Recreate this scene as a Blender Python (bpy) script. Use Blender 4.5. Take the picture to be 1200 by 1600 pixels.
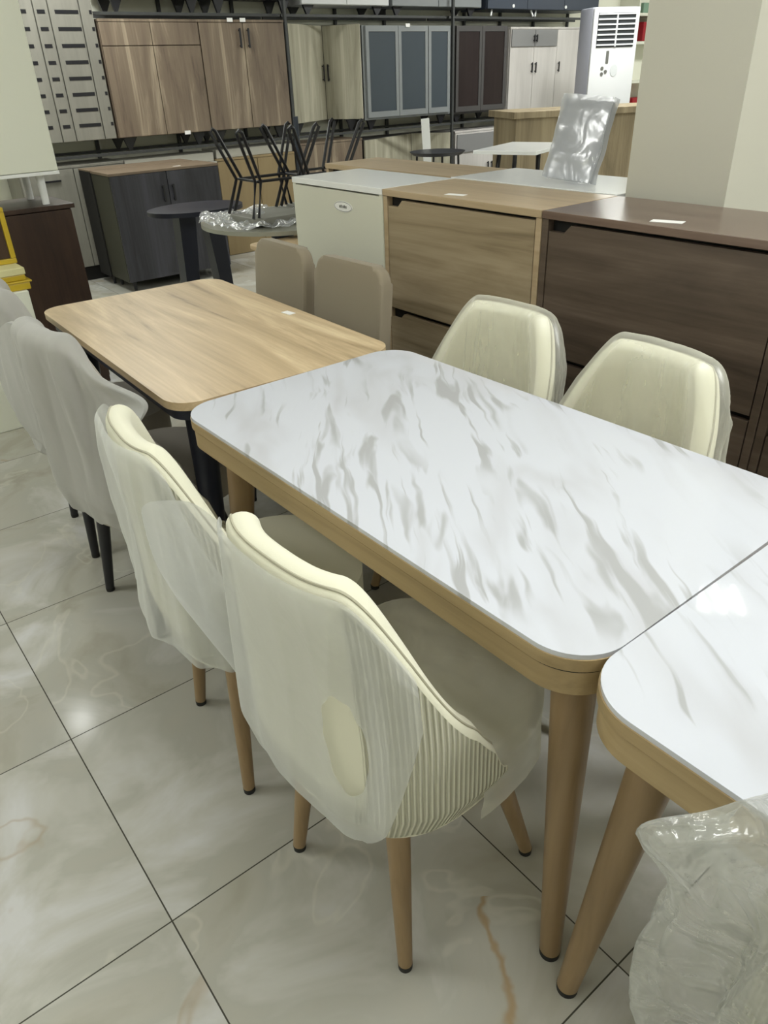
import bpy, bmesh, math, random
from mathutils import Vector, Matrix, noise
PI = math.pi
random.seed(4)
for o in list(bpy.data.objects):
    bpy.data.objects.remove(o)
S = bpy.context.scene
COL = S.collection

# ------------------------------------------------------------ camera
cam_d = bpy.data.cameras.new('camera')
cam = bpy.data.objects.new('camera', cam_d)
COL.objects.link(cam)
S.camera = cam
cam_d.sensor_fit = 'VERTICAL'
cam_d.sensor_height = 36.0
cam_d.lens = 36.0 * 1152.8 / 1600.0
cam_d.clip_start = 0.02
cam.matrix_world = Matrix(((0.78343321, 0.34012575, -0.52014122, 0),
                           (-0.62056802, 0.38291146, -0.6843056, 0),
                           (-0.03358192, 0.85889073, 0.51105672, 1.4138),
                           (0, 0, 0, 1)))

# ------------------------------------------------------------ world, exposure
w = bpy.data.worlds.new('world')
S.world = w
w.use_nodes = True
w.node_tree.nodes['Background'].inputs[0].default_value = (0.95, 1.0, 0.97, 1)
w.node_tree.nodes['Background'].inputs[1].default_value = 0.04
S.view_settings.view_transform = 'Standard'
S.view_settings.look = 'None'
S.view_settings.gamma = 1
S.view_settings.use_curve_mapping = False
S.view_settings.exposure = -0.12
LIGHT = 1.0
CEIL = 3.0

# ------------------------------------------------------------ materials
def lin(r, g, b):
    f = lambda c: ((c / 255 + 0.055) / 1.055) ** 2.4 if c > 10 else c / 255 / 12.92
    return (f(r), f(g), f(b), 1)

def mat(name, col, rough=0.5, metal=0.0, spec=0.5, **kw):
    m = bpy.data.materials.new(name)
    m.use_nodes = True
    b = m.node_tree.nodes['Principled BSDF']
    b.inputs['Base Color'].default_value = col
    b.inputs['Roughness'].default_value = rough
    b.inputs['Metallic'].default_value = metal
    b.inputs['Specular IOR Level'].default_value = spec
    for k, v in kw.items():
        b.inputs[k].default_value = v
    return m

def nd(m, t, **kw):
    n = m.node_tree.nodes.new(t)
    for k, v in kw.items():
        setattr(n, k, v)
    return n

def ln(m, a, b):
    m.node_tree.links.new(a, b)

def ramp(m, stops):
    r = nd(m, 'ShaderNodeValToRGB')
    e = r.color_ramp.elements
    while len(e) < len(stops):
        e.new(0.5)
    for i, (p, c) in enumerate(stops):
        e[i].position = p
        e[i].color = c
    return r

def coords(m, scale, rot=(0, 0, 0), loc=(0, 0, 0), kind='Object'):
    t = nd(m, 'ShaderNodeTexCoord')
    mp = nd(m, 'ShaderNodeMapping')
    mp.inputs['Scale'].default_value = scale
    mp.inputs['Rotation'].default_value = rot
    mp.inputs['Location'].default_value = loc
    ln(m, t.outputs[kind], mp.inputs[0])
    return mp.outputs[0]

def wood(name, cols, grain='x', scale=1.0, rough=0.45, detail=6, loc=(0, 0, 0), spec=0.4):
    """long soft grain streaks along one axis, with fine fibre on top"""
    m = mat(name, cols[0], rough, spec=spec)
    b = m.node_tree.nodes['Principled BSDF']
    s = {'x': (0.9, 9, 9), 'y': (9, 0.9, 9), 'z': (9, 9, 0.9)}[grain]
    v = coords(m, tuple(k * scale for k in s), loc=loc)
    n1 = nd(m, 'ShaderNodeTexNoise')
    n1.inputs['Scale'].default_value = 1.0
    n1.inputs['Detail'].default_value = detail
    n1.inputs['Roughness'].default_value = 0.62
    n1.inputs['Distortion'].default_value = 0.9
    ln(m, v, n1.inputs['Vector'])
    s2 = {'x': (2, 90, 90), 'y': (90, 2, 90), 'z': (90, 90, 2)}[grain]
    n2 = nd(m, 'ShaderNodeTexNoise')
    n2.inputs['Scale'].default_value = 1.0
    n2.inputs['Detail'].default_value = 3
    ln(m, coords(m, s2, loc=loc), n2.inputs['Vector'])
    mx = nd(m, 'ShaderNodeMath', operation='MULTIPLY_ADD')
    mx.inputs[1].default_value = 0.22
    ln(m, n2.outputs[0], mx.inputs[0])
    ln(m, n1.outputs[0], mx.inputs[2])
    k = len(cols)
    r = ramp(m, [(0.38 + 0.42 * i / (k - 1), c) for i, c in enumerate(cols)])
    ln(m, mx.outputs[0], r.inputs[0])
    ln(m, r.outputs[0], b.inputs['Base Color'])
    bp = nd(m, 'ShaderNodeBump')
    bp.inputs['Strength'].default_value = 0.05
    bp.inputs['Distance'].default_value = 0.002
    ln(m, n2.outputs[0], bp.inputs['Height'])
    ln(m, bp.outputs[0], b.inputs['Normal'])
    return m

def marble(name):
    m = mat(name, lin(232, 234, 238), 0.025, spec=0.5)
    b = m.node_tree.nodes['Principled BSDF']
    ang = math.atan2(0.82, 0.57)
    # warp
    base = coords(m, (1, 1, 1))
    wn = nd(m, 'ShaderNodeTexNoise')
    wn.inputs['Scale'].default_value = 3.2
    wn.inputs['Detail'].default_value = 3
    ln(m, base, wn.inputs['Vector'])
    sub = nd(m, 'ShaderNodeVectorMath', operation='SUBTRACT')
    ln(m, wn.outputs['Color'], sub.inputs[0])
    sub.inputs[1].default_value = (0.5, 0.5, 0.5)
    sc = nd(m, 'ShaderNodeVectorMath', operation='SCALE')
    ln(m, sub.outputs[0], sc.inputs[0])
    sc.inputs['Scale'].default_value = 0.085
    ad = nd(m, 'ShaderNodeVectorMath', operation='ADD')
    ln(m, base, ad.inputs[0])
    ln(m, sc.outputs[0], ad.inputs[1])
    def streak(al, ac, lo, hi, loc, dist=0.6):
        r0 = nd(m, 'ShaderNodeVectorRotate', rotation_type='Z_AXIS')
        r0.inputs['Angle'].default_value = -ang
        ln(m, ad.outputs[0], r0.inputs['Vector'])
        mp = nd(m, 'ShaderNodeMapping')
        mp.inputs['Scale'].default_value = (al, ac, 1)
        mp.inputs['Location'].default_value = loc
        ln(m, r0.outputs[0], mp.inputs[0])
        n = nd(m, 'ShaderNodeTexNoise')
        n.inputs['Scale'].default_value = 1
        n.inputs['Detail'].default_value = 2.5
        n.inputs['Roughness'].default_value = 0.5
        n.inputs['Distortion'].default_value = dist
        ln(m, mp.outputs[0], n.inputs['Vector'])
        mr = nd(m, 'ShaderNodeMapRange')
        mr.interpolation_type = 'SMOOTHSTEP'
        mr.inputs['From Min'].default_value = lo
        mr.inputs['From Max'].default_value = hi
        ln(m, n.outputs[0], mr.inputs['Value'])
        return mr.outputs[0]
    s1 = streak(3.4, 21, 0.555, 0.66, (0, 0, 0))
    s2 = streak(2.6, 40, 0.585, 0.68, (5, 2, 0))
    s3 = streak(2.2, 5, 0.36, 0.50, (9, 1, 3))
    mx = nd(m, 'ShaderNodeMath', operation='MAXIMUM')
    ln(m, s1, mx.inputs[0]); ln(m, s2, mx.inputs[1])
    mu = nd(m, 'ShaderNodeMath', operation='MULTIPLY')
    ln(m, mx.outputs[0], mu.inputs[0]); ln(m, s3, mu.inputs[1])
    # cloudy halo
    h = streak(2.4, 7, 0.45, 0.75, (2, 7, 1))
    c1 = nd(m, 'ShaderNodeMix', data_type='RGBA')
    c1.inputs['A'].default_value = lin(204, 207, 216)
    c1.inputs['B'].default_value = lin(190, 191, 197)
    ln(m, h, c1.inputs['Factor'])
    c2 = nd(m, 'ShaderNodeMix', data_type='RGBA')
    ln(m, c1.outputs['Result'], c2.inputs['A'])
    c2.inputs['B'].default_value = lin(172, 173, 176)
    ln(m, mu.outputs[0], c2.inputs['Factor'])
    ln(m, c2.outputs['Result'], b.inputs['Base Color'])
    return m

RUST = (-0.563, -0.826, 0.665, 0.585, 0.27)
def floor_mat():
    m = mat('floor_tiles', lin(180, 180, 168), 0.13, spec=0.5)
    b = m.node_tree.nodes['Principled BSDF']
    co = coords(m, (1 / 0.6, 1 / 0.6, 1), loc=(-0.1542 / 0.6, -2.1403 / 0.6 + 10, 0))
    sx = nd(m, 'ShaderNodeSeparateXYZ')
    ln(m, co, sx.inputs[0])
    ds = []
    fl = []
    for k in (0, 1):
        f = nd(m, 'ShaderNodeMath', operation='FRACT')
        ln(m, sx.outputs[k], f.inputs[0])
        p = nd(m, 'ShaderNodeMath', operation='PINGPONG')
        p.inputs[1].default_value = 0.5
        ln(m, f.outputs[0], p.inputs[0])
        ds.append(p.outputs[0])
        q = nd(m, 'ShaderNodeMath', operation='FLOOR')
        ln(m, sx.outputs[k], q.inputs[0])
        fl.append(q.outputs[0])
    mn = nd(m, 'ShaderNodeMath', operation='MINIMUM')
    ln(m, ds[0], mn.inputs[0]); ln(m, ds[1], mn.inputs[1])
    gr = nd(m, 'ShaderNodeMath', operation='LESS_THAN')
    gr.inputs[1].default_value = 0.0024
    ln(m, mn.outputs[0], gr.inputs[0])
    cb = nd(m, 'ShaderNodeCombineXYZ')
    ln(m, fl[0], cb.inputs[0]); ln(m, fl[1], cb.inputs[1])
    wn = nd(m, 'ShaderNodeTexWhiteNoise')
    ln(m, cb.outputs[0], wn.inputs['Vector'])
    sc = nd(m, 'ShaderNodeVectorMath', operation='SCALE')
    sc.inputs['Scale'].default_value = 7
    ln(m, wn.outputs['Color'], sc.inputs[0])
    ad = nd(m, 'ShaderNodeVectorMath', operation='ADD')
    ln(m, co, ad.inputs[0]); ln(m, sc.outputs[0], ad.inputs[1])
    n = nd(m, 'ShaderNodeTexNoise')
    n.inputs['Scale'].default_value = 1.7
    n.inputs['Detail'].default_value = 5
    n.inputs['Roughness'].default_value = 0.55
    n.inputs['Distortion'].default_value = 0.7
    ln(m, ad.outputs[0], n.inputs['Vector'])
    r = ramp(m, [(0.32, lin(166, 163, 150)), (0.43, lin(180, 178, 168)), (0.50, lin(178, 177, 168)), (0.56, lin(190, 189, 182)), (0.68, lin(206, 206, 206))])
    ln(m, n.outputs[0], r.inputs[0])
    # thin creamy and rusty veins
    n2 = nd(m, 'ShaderNodeTexNoise')
    n2.inputs['Scale'].default_value = 1.1
    n2.inputs['Detail'].default_value = 4
    n2.inputs['Distortion'].default_value = 0.5
    ln(m, ad.outputs[0], n2.inputs['Vector'])
    def band(c, wdt):
        a = nd(m, 'ShaderNodeMath', operation='SUBTRACT')
        a.inputs[1].default_value = c
        ln(m, n2.outputs[0], a.inputs[0])
        bb = nd(m, 'ShaderNodeMath', operation='ABSOLUTE')
        ln(m, a.outputs[0], bb.inputs[0])
        mr = nd(m, 'ShaderNodeMapRange')
        mr.interpolation_type = 'SMOOTHSTEP'
        mr.inputs['From Min'].default_value = 0
        mr.inputs['From Max'].default_value = wdt
        mr.inputs['To Min'].default_value = 1
        mr.inputs['To Max'].default_value = 0
        ln(m, bb.outputs[0], mr.inputs['Value'])
        return mr.outputs[0]
    mu = nd(m, 'ShaderNodeMath', operation='MULTIPLY')
    mu.inputs[1].default_value = 0.22
    ln(m, band(0.60, 0.010), mu.inputs[0])
    c1 = nd(m, 'ShaderNodeMix', data_type='RGBA')
    ln(m, r.outputs[0], c1.inputs['A'])
    c1.inputs['B'].default_value = lin(222, 220, 206)
    ln(m, mu.outputs[0], c1.inputs['Factor'])
    mu2 = nd(m, 'ShaderNodeMath', operation='MULTIPLY')
    mu2.inputs[1].default_value = 0.30
    ln(m, band(0.335, 0.010), mu2.inputs[0])
    c2 = nd(m, 'ShaderNodeMix', data_type='RGBA')
    ln(m, c1.outputs['Result'], c2.inputs['A'])
    c2.inputs['B'].default_value = lin(160, 128, 84)
    ln(m, mu2.outputs[0], c2.inputs['Factor'])
    # one crooked rusty crack in a near tile
    ob = coords(m, (1, 1, 1))
    wz = nd(m, 'ShaderNodeTexNoise'); wz.inputs['Scale'].default_value = 9; wz.inputs['Detail'].default_value = 3
    ln(m, ob, wz.inputs['Vector'])
    s2 = nd(m, 'ShaderNodeSeparateXYZ'); ln(m, ob, s2.inputs[0])
    def mth(op, a, b_=None, c_=None):
        k = nd(m, 'ShaderNodeMath', operation=op)
        for i_, v_ in enumerate((a, b_, c_)):
            if v_ is None: continue
            if isinstance(v_, (int, float)): k.inputs[i_].default_value = v_
            else: ln(m, v_, k.inputs[i_])
        return k.outputs[0]
    # distance to the line through RA with direction RD, warped
    nx, ny, RAx, RAy, Ln = RUST
    du_ = mth('SUBTRACT', s2.outputs[0], RAx); dv_ = mth('SUBTRACT', s2.outputs[1], RAy)
    al = mth('ADD', mth('MULTIPLY', du_, nx), mth('MULTIPLY', dv_, ny))
    ac = mth('SUBTRACT', mth('MULTIPLY', du_, -ny), mth('MULTIPLY', dv_, -nx))
    ac = mth('ADD', ac, mth('MULTIPLY', mth('SUBTRACT', wz.outputs[0], 0.5), 0.10))
    dm = nd(m, 'ShaderNodeMapRange'); dm.interpolation_type = 'SMOOTHSTEP'
    dm.inputs['From Min'].default_value = 0.0; dm.inputs['From Max'].default_value = 0.011
    dm.inputs['To Min'].default_value = 0.65; dm.inputs['To Max'].default_value = 0
    ln(m, mth('ABSOLUTE', ac), dm.inputs['Value'])
    inr = mth('MULTIPLY', mth('GREATER_THAN', al, 0.0), mth('LESS_THAN', al, Ln))
    cR = nd(m, 'ShaderNodeMix', data_type='RGBA')
    ln(m, c2.outputs['Result'], cR.inputs['A'])
    cR.inputs['B'].default_value = lin(166, 134, 84)
    ln(m, mth('MULTIPLY', dm.outputs[0], inr), cR.inputs['Factor'])
    c2 = cR
    c3 = nd(m, 'ShaderNodeMix', data_type='RGBA')
    ln(m, c2.outputs['Result'], c3.inputs['A'])
    c3.inputs['B'].default_value = lin(58, 56, 46)
    ln(m, gr.outputs[0], c3.inputs['Factor'])
    ln(m, c3.outputs['Result'], b.inputs['Base Color'])
    rr = nd(m, 'ShaderNodeMath', operation='MULTIPLY_ADD')
    rr.inputs[1].default_value = 0.6
    rr.inputs[2].default_value = 0.13
    ln(m, gr.outputs[0], rr.inputs[0])
    ln(m, rr.outputs[0], b.inputs['Roughness'])
    return m

def fabric(name, col, bump=0.3, sc=500, rough=0.9):
    m = mat(name, col, rough, spec=0.15)
    b = m.node_tree.nodes['Principled BSDF']
    b.inputs['Sheen Weight'].default_value = 0.15
    n = nd(m, 'ShaderNodeTexNoise')
    n.inputs['Scale'].default_value = sc
    ln(m, coords(m, (1, 1, 1)), n.inputs['Vector'])
    bp = nd(m, 'ShaderNodeBump')
    bp.inputs['Strength'].default_value = bump
    bp.inputs['Distance'].default_value = 0.001
    ln(m, n.outputs[0], bp.inputs['Height'])
    ln(m, bp.outputs[0], b.inputs['Normal'])
    return m

def corduroy(name, col, col2):
    """upholstery with vertical pleats, laid out by the UV of the shell"""
    m = mat(name, col, 0.9, spec=0.15)
    b = m.node_tree.nodes['Principled BSDF']
    t = nd(m, 'ShaderNodeTexCoord')
    sx = nd(m, 'ShaderNodeSeparateXYZ')
    ln(m, t.outputs['UV'], sx.inputs[0])
    mu = nd(m, 'ShaderNodeMath', operation='MULTIPLY')
    mu.inputs[1].default_value = 2 * PI * 92
    ln(m, sx.outputs[0], mu.inputs[0])
    sn = nd(m, 'ShaderNodeMath', operation='SINE')
    ln(m, mu.outputs[0], sn.inputs[0])
    ab = nd(m, 'ShaderNodeMath', operation='MULTIPLY_ADD')
    ab.inputs[1].default_value = 0.5
    ab.inputs[2].default_value = 0.5
    ln(m, sn.outputs[0], ab.inputs[0])
    bp = nd(m, 'ShaderNodeBump')
    # the middle of the back is a smooth panel; pleats run round the sides and below it
    du = nd(m, 'ShaderNodeMath', operation='SUBTRACT'); du.inputs[1].default_value = 0.5
    ln(m, sx.outputs[0], du.inputs[0])
    au = nd(m, 'ShaderNodeMath', operation='ABSOLUTE'); ln(m, du.outputs[0], au.inputs[0])
    iu = nd(m, 'ShaderNodeMath', operation='LESS_THAN'); iu.inputs[1].default_value = 0.19
    ln(m, au.outputs[0], iu.inputs[0])
    iv = nd(m, 'ShaderNodeMath', operation='GREATER_THAN'); iv.inputs[1].default_value = 0.24
    ln(m, sx.outputs[1], iv.inputs[0])
    inn = nd(m, 'ShaderNodeMath', operation='MULTIPLY')
    ln(m, iu.outputs[0], inn.inputs[0]); ln(m, iv.outputs[0], inn.inputs[1])
    ab2 = nd(m, 'ShaderNodeMath', operation='MAXIMUM')
    ln(m, ab.outputs[0], ab2.inputs[0]); ln(m, inn.outputs[0], ab2.inputs[1])
    ab = ab2
    bp.inputs['Strength'].default_value = 0.9
    bp.inputs['Distance'].default_value = 0.004
    ln(m, ab.outputs[0], bp.inputs['Height'])
    ln(m, bp.outputs[0], b.inputs['Normal'])
    mx = nd(m, 'ShaderNodeMix', data_type='RGBA')
    mx.inputs['A'].default_value = col2
    mx.inputs['B'].default_value = col
    ln(m, ab.outputs[0], mx.inputs['Factor'])
    ln(m, mx.outputs['Result'], b.inputs['Base Color'])
    return m

def film(name, col, alpha, rough=0.25, bump=0.3, gloss=0.25, sc=9, bd=0.012):
    """thin see-through cover: part transparent, part diffuse and translucent, with a sheen"""
    m = bpy.data.materials.new(name)
    m.use_nodes = True
    nt = m.node_tree
    nt.nodes.clear()
    out = nd(m, 'ShaderNodeOutputMaterial')
    tr = nd(m, 'ShaderNodeBsdfTransparent')
    df = nd(m, 'ShaderNodeBsdfDiffuse')
    tl = nd(m, 'ShaderNodeBsdfTranslucent')
    gl = nd(m, 'ShaderNodeBsdfGlossy')
    df.inputs[0].default_value = col
    tl.inputs[0].default_value = col
    gl.inputs['Roughness'].default_value = rough
    n = nd(m, 'ShaderNodeTexNoise')
    n.inputs['Scale'].default_value = sc
    n.inputs['Detail'].default_value = 2.5
    n.inputs['Distortion'].default_value = 1.0
    ln(m, coords(m, (1, 1, 1)), n.inputs['Vector'])
    bp = nd(m, 'ShaderNodeBump')
    bp.inputs['Strength'].default_value = bump
    bp.inputs['Distance'].default_value = bd
    ln(m, n.outputs[0], bp.inputs['Height'])
    for s_ in (df, tl, gl):
        ln(m, bp.outputs[0], s_.inputs['Normal'])
    a = nd(m, 'ShaderNodeMixShader'); a.inputs[0].default_value = 0.3
    ln(m, df.outputs[0], a.inputs[1]); ln(m, tl.outputs[0], a.inputs[2])
    g = nd(m, 'ShaderNodeMixShader'); g.inputs[0].default_value = gloss
    ln(m, a.outputs[0], g.inputs[1]); ln(m, gl.outputs[0], g.inputs[2])
    f = nd(m, 'ShaderNodeMixShader')
    lw = nd(m, 'ShaderNodeLayerWeight'); lw.inputs[0].default_value = 0.35
    ln(m, bp.outputs[0], lw.inputs['Normal'])
    mr = nd(m, 'ShaderNodeMapRange')
    mr.inputs['To Min'].default_value = alpha
    mr.inputs['To Max'].default_value = min(1, alpha + 0.45)
    ln(m, lw.outputs['Facing'], mr.inputs['Value'])
    ln(m, mr.outputs[0], f.inputs[0])
    ln(m, tr.outputs[0], f.inputs[1]); ln(m, g.outputs[0], f.inputs[2])
    ln(m, f.outputs[0], out.inputs[0])
    return m

M = {}
M['marble'] = marble('sintered_marble')
M['floor'] = floor_mat()
M['lip'] = wood('pale_gold_wood', [lin(142, 122, 88), lin(166, 144, 106), lin(178, 156, 118)], 'y', 1.2, 0.4)
M['leg'] = wood('leg_beech', [lin(126, 104, 74), lin(144, 120, 88), lin(154, 130, 98)], 'z', 1.5, 0.42)
M['oak'] = wood('oak_top', [lin(128, 106, 80), lin(178, 156, 122), lin(196, 173, 138), lin(218, 198, 162)], 'y', 1.1, 0.42)
M['oakedge'] = wood('oak_edge', [lin(150, 118, 80), lin(176, 144, 102)], 'y', 1.5, 0.5)
M['cream'] = fabric('cream_fabric', lin(226, 224, 204))
M['cord'] = corduroy('cream_pleated_fabric', lin(228, 226, 208), lin(186, 184, 164))
M['seam'] = mat('seam_thread', lin(176, 172, 152), 0.8)
M['grey'] = fabric('taupe_fabric', lin(168, 162, 152))
M['greycord'] = fabric('taupe_back_fabric', lin(160, 154, 144))
M['beige'] = fabric('beige_fabric', lin(146, 136, 118))
M['black'] = mat('black_metal', lin(20, 20, 26), 0.4)
M['navy'] = mat('dark_navy_metal', lin(24, 28, 44), 0.45)
M['rubber'] = mat('black_rubber', lin(25, 25, 25), 0.7)
M['nonwoven'] = film('nonwoven_cover', lin(226, 228, 228), 0.42, 0.6, 0.12, 0.04, 14)
M['nonwoven2'] = film('grey_nonwoven_cover', lin(205, 205, 202), 0.55, 0.6, 0.12, 0.04, 14)
M['clear'] = film('clear_plastic', lin(222, 224, 220), 0.34, 0.16, 1.0, 0.35, 13, 0.02)
M['clearback'] = film('clear_plastic_wrap', lin(246, 246, 234), 0.22, 0.32, 0.8, 0.2, 4.5)
M['darkwood'] = wood('walnut_dark', [lin(56, 46, 38), lin(76, 64, 54), lin(90, 77, 66), lin(106, 92, 80)], 'y', 0.8, 0.45)
M['darktop'] = wood('walnut_top', [lin(84, 68, 58), lin(100, 82, 72), lin(116, 98, 86)], 'y', 0.9, 0.25)
M['oakfront'] = wood('oak_front', [lin(112, 98, 76), lin(146, 130, 104), lin(162, 146, 120), lin(172, 156, 130)], 'y', 0.9, 0.45)
M['oakbody'] = wood('oak_body', [lin(156, 136, 108), lin(176, 156, 126), lin(188, 168, 140)], 'y', 1.0, 0.35)
M['white'] = mat('white_laminate', lin(214, 214, 200), 0.35)
M['whitetop'] = mat('white_gloss', lin(238, 240, 240), 0.18)
M['gap'] = mat('gap_shade_and_black', lin(14, 13, 12), 0.8)  # shade of gaps painted black; also true black of plinth and back cabinet
M['wall'] = mat('wall_paint', lin(232, 232, 216), 0.75)
M['ceil'] = mat('ceiling_paint', lin(225, 225, 220), 0.9)
M['column'] = mat('column_paint', lin(196, 194, 182), 0.55)
M['brown'] = wood('brown_oak_doors', [lin(80, 68, 58), lin(110, 96, 82), lin(122, 108, 92), lin(156, 142, 122)], 'z', 0.9, 0.55)
M['palewood'] = wood('pale_ash_doors', [lin(122, 118, 102), lin(152, 148, 130), lin(168, 164, 146), lin(186, 182, 164)], 'z', 0.9, 0.55)
M['tan'] = wood('tan_doors', [lin(136, 118, 86), lin(148, 130, 96)], 'z', 0.7, 0.5)
M['smoke'] = mat('smoked_glass', lin(66, 74, 82), 0.3)
M['greyframe'] = mat('grey_frame', lin(128, 132, 134), 0.45)
M['darkglass'] = wood('espresso_panel', [lin(36, 28, 28), lin(46, 37, 36)], 'z', 1, 0.3)
M['darkframe'] = mat('dark_frame', lin(68, 66, 66), 0.5)
M['lightstone'] = wood('light_stone_doors', [lin(176, 172, 168), lin(192, 188, 184), lin(206, 202, 198)], 'z', 0.45, 0.5)
M['greydraw'] = mat('grey_drawer', lin(128, 128, 128), 0.5)
M['slat'] = wood('greige_doors', [lin(118, 116, 108), lin(134, 132, 123)], 'z', 0.8, 0.55)
M['slate'] = wood('slate_doors', [lin(34, 34, 38), lin(54, 54, 60), lin(70, 70, 78)], 'z', 0.7, 0.45)
M['olive'] = mat('olive_black_side', lin(50, 50, 38), 0.5)
M['slatetop'] = wood('brown_top', [lin(110, 96, 80), lin(128, 112, 94)], 'x', 1, 0.5)
M['espresso'] = wood('espresso_wood', [lin(36, 26, 22), lin(56, 40, 32), lin(72, 54, 42)], 'z', 0.6, 0.4)
M['offwhite'] = mat('offwhite_laminate', lin(226, 228, 214), 0.5)
M['yellow'] = mat('yellow_wrap', lin(196, 168, 46), 0.35)
M['yellow2'] = mat('pale_yellow_card', lin(216, 210, 160), 0.5)
M['steel'] = mat('charcoal_steel', lin(58, 60, 60), 0.5)
M['stone'] = wood('strip_stone', [lin(160, 158, 148), lin(180, 178, 168)], 'x', 0.5, 0.4)
M['counter'] = wood('counter_oak', [lin(112, 100, 78), lin(144, 130, 104), lin(164, 150, 122)], 'z', 0.7, 0.5)
M['acwhite'] = mat('white_plastic', lin(208, 210, 212), 0.35)
M['acside'] = mat('grey_plastic', lin(176, 178, 190), 0.4)
M['acdark'] = mat('dark_vent', lin(40, 44, 48), 0.5)
M['red'] = mat('red_packaging', lin(150, 24, 36), 0.4)
M['green'] = mat('green_card', lin(120, 150, 130), 0.6)
M['paper'] = mat('white_paper', lin(240, 240, 238), 0.6)
M['ink'] = mat('grey_ink', lin(96, 96, 92), 0.6)
M['navyboard'] = mat('blue_grey_laminate', lin(52, 60, 74), 0.4)
M['stonegrey'] = mat('grey_seat_pad', lin(120, 120, 112), 0.6)
M['bluepl'] = film('clear_film', lin(214, 218, 226), 0.40, 0.15, 0.25, 0.25, 9)
M['seatfilm'] = film('seat_wrap', lin(236, 236, 226), 0.5, 0.3, 0.7, 0.15, 7)
M['foil'] = film('crinkled_film', lin(224, 228, 232), 0.30, 0.12, 1.0, 0.45, 20, 0.03)

def emis(name, col, s):
    m = bpy.data.materials.new(name)
    m.use_nodes = True
    nt = m.node_tree
    nt.nodes.clear()
    o = nd(m, 'ShaderNodeOutputMaterial')
    e = nd(m, 'ShaderNodeEmission')
    e.inputs[0].default_value = col
    e.inputs[1].default_value = s
    ln(m, e.outputs[0], o.inputs[0])
    return m
M['tube'] = emis('lamp_tube', (1, 1, 0.97, 1), 14)

# ------------------------------------------------------------ mesh helpers
class MB:
    def __init__(s):
        s.bm = bmesh.new()
    def box(s, x0, x1, y0, y1, z0, z1, bev=0.0, seg=2):
        m = Matrix.Translation(((x0 + x1) / 2, (y0 + y1) / 2, (z0 + z1) / 2)) @ Matrix.Diagonal((abs(x1 - x0), abs(y1 - y0), abs(z1 - z0), 1))
        r = bmesh.ops.create_cube(s.bm, size=1, matrix=m)
        if bev > 0:
            vs = set(r['verts'])
            es = [e for e in s.bm.edges if e.verts[0] in vs and e.verts[1] in vs]
            bmesh.ops.bevel(s.bm, geom=es, offset=bev, segments=seg, affect='EDGES', profile=0.5)
        return s
    def prism(s, pts, z0, z1, bev=0.0, axis='z', seg=2):
        """pts: 2D outline counter-clockwise"""
        def V(p, z):
            return {'z': (p[0], p[1], z), 'x': (z, p[0], p[1]), 'y': (p[0], z, p[1])}[axis]
        a = [s.bm.verts.new(V(p, z0)) for p in pts]
        b = [s.bm.verts.new(V(p, z1)) for p in pts]
        n = len(pts)
        fs = [s.bm.faces.new(a[::-1]), s.bm.faces.new(b)]
        for i in range(n):
            fs.append(s.bm.faces.new((a[i], a[(i + 1) % n], b[(i + 1) % n], b[i])))
        if bev > 0:
            es = set(fs[0].edges) | set(fs[1].edges)
            bmesh.ops.bevel(s.bm, geom=list(es), offset=bev, segments=seg, affect='EDGES', profile=0.5)
        return s
    def cone(s, p0, p1, r0, r1, n=24, cap=True):
        p0, p1 = Vector(p0), Vector(p1)
        d = (p1 - p0)
        q = d.to_track_quat('Z', 'Y').to_matrix().to_4x4()
        m = Matrix.Translation((p0 + p1) / 2) @ q
        bmesh.ops.create_cone(s.bm, cap_ends=cap, segments=n, radius1=r0, radius2=r1, depth=d.length, matrix=m)
        return s
    def tube(s, pts, r, n=8, closed=False):
        pts = [Vector(p) for p in pts]
        rings = []
        N = len(pts)
        up = Vector((0.13, 0.21, 0.97)).normalized()
        for i, p in enumerate(pts):
            a = pts[(i - 1) % N] if (closed or i > 0) else p
            b = pts[(i + 1) % N] if (closed or i < N - 1) else p
            t = (b - a).normalized()
            u = t.cross(up)
            if u.length < 1e-3:
                u = t.cross(Vector((1, 0, 0)))
            u.normalize()
            v = t.cross(u)
            rings.append([s.bm.verts.new(p + (u * math.cos(2 * PI * k / n) + v * math.sin(2 * PI * k / n)) * r) for k in range(n)])
        for i in range(N if closed else N - 1):
            A, B = rings[i], rings[(i + 1) % N]
            for k in range(n):
                s.bm.faces.new((A[k], A[(k + 1) % n], B[(k + 1) % n], B[k]))
        if not closed:
            s.bm.faces.new(rings[0][::-1])
            s.bm.faces.new(rings[-1])
        return s
    def grid(s, P, nu, nv, closed_v=False, uv=None):
        """P(i,j) -> point"""
        V = [[s.bm.verts.new(P(i, j)) for j in range(nv)] for i in range(nu)]
        L = s.bm.loops.layers.uv.verify() if uv else None
        for i in range(nu - 1):
            for j in range(nv if closed_v else nv - 1):
                j2 = (j + 1) % nv
                f = s.bm.faces.new((V[i][j], V[i + 1][j], V[i + 1][j2], V[i][j2]))
                if uv:
                    for l, (a, b) in zip(f.loops, ((i, j), (i + 1, j), (i + 1, j2), (i, j2))):
                        l[L].uv = uv(a, b)
        return V
    def build(s, name, m, parent=None, smooth=None, loc=None, rotz=0):
        bmesh.ops.recalc_face_normals(s.bm, faces=s.bm.faces)
        me = bpy.data.meshes.new(name)
        s.bm.to_mesh(me)
        s.bm.free()
        me.materials.append(m)
        if smooth is not None:
            for p in me.polygons:
                p.use_smooth = True
            try:
                me.set_sharp_from_angle(angle=math.radians(smooth))
            except Exception:
                pass
        o = bpy.data.objects.new(name, me)
        COL.objects.link(o)
        if parent:
            o.parent = parent
        if loc:
            o.location = loc
        o.rotation_euler = (0, 0, rotz)
        return o

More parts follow.
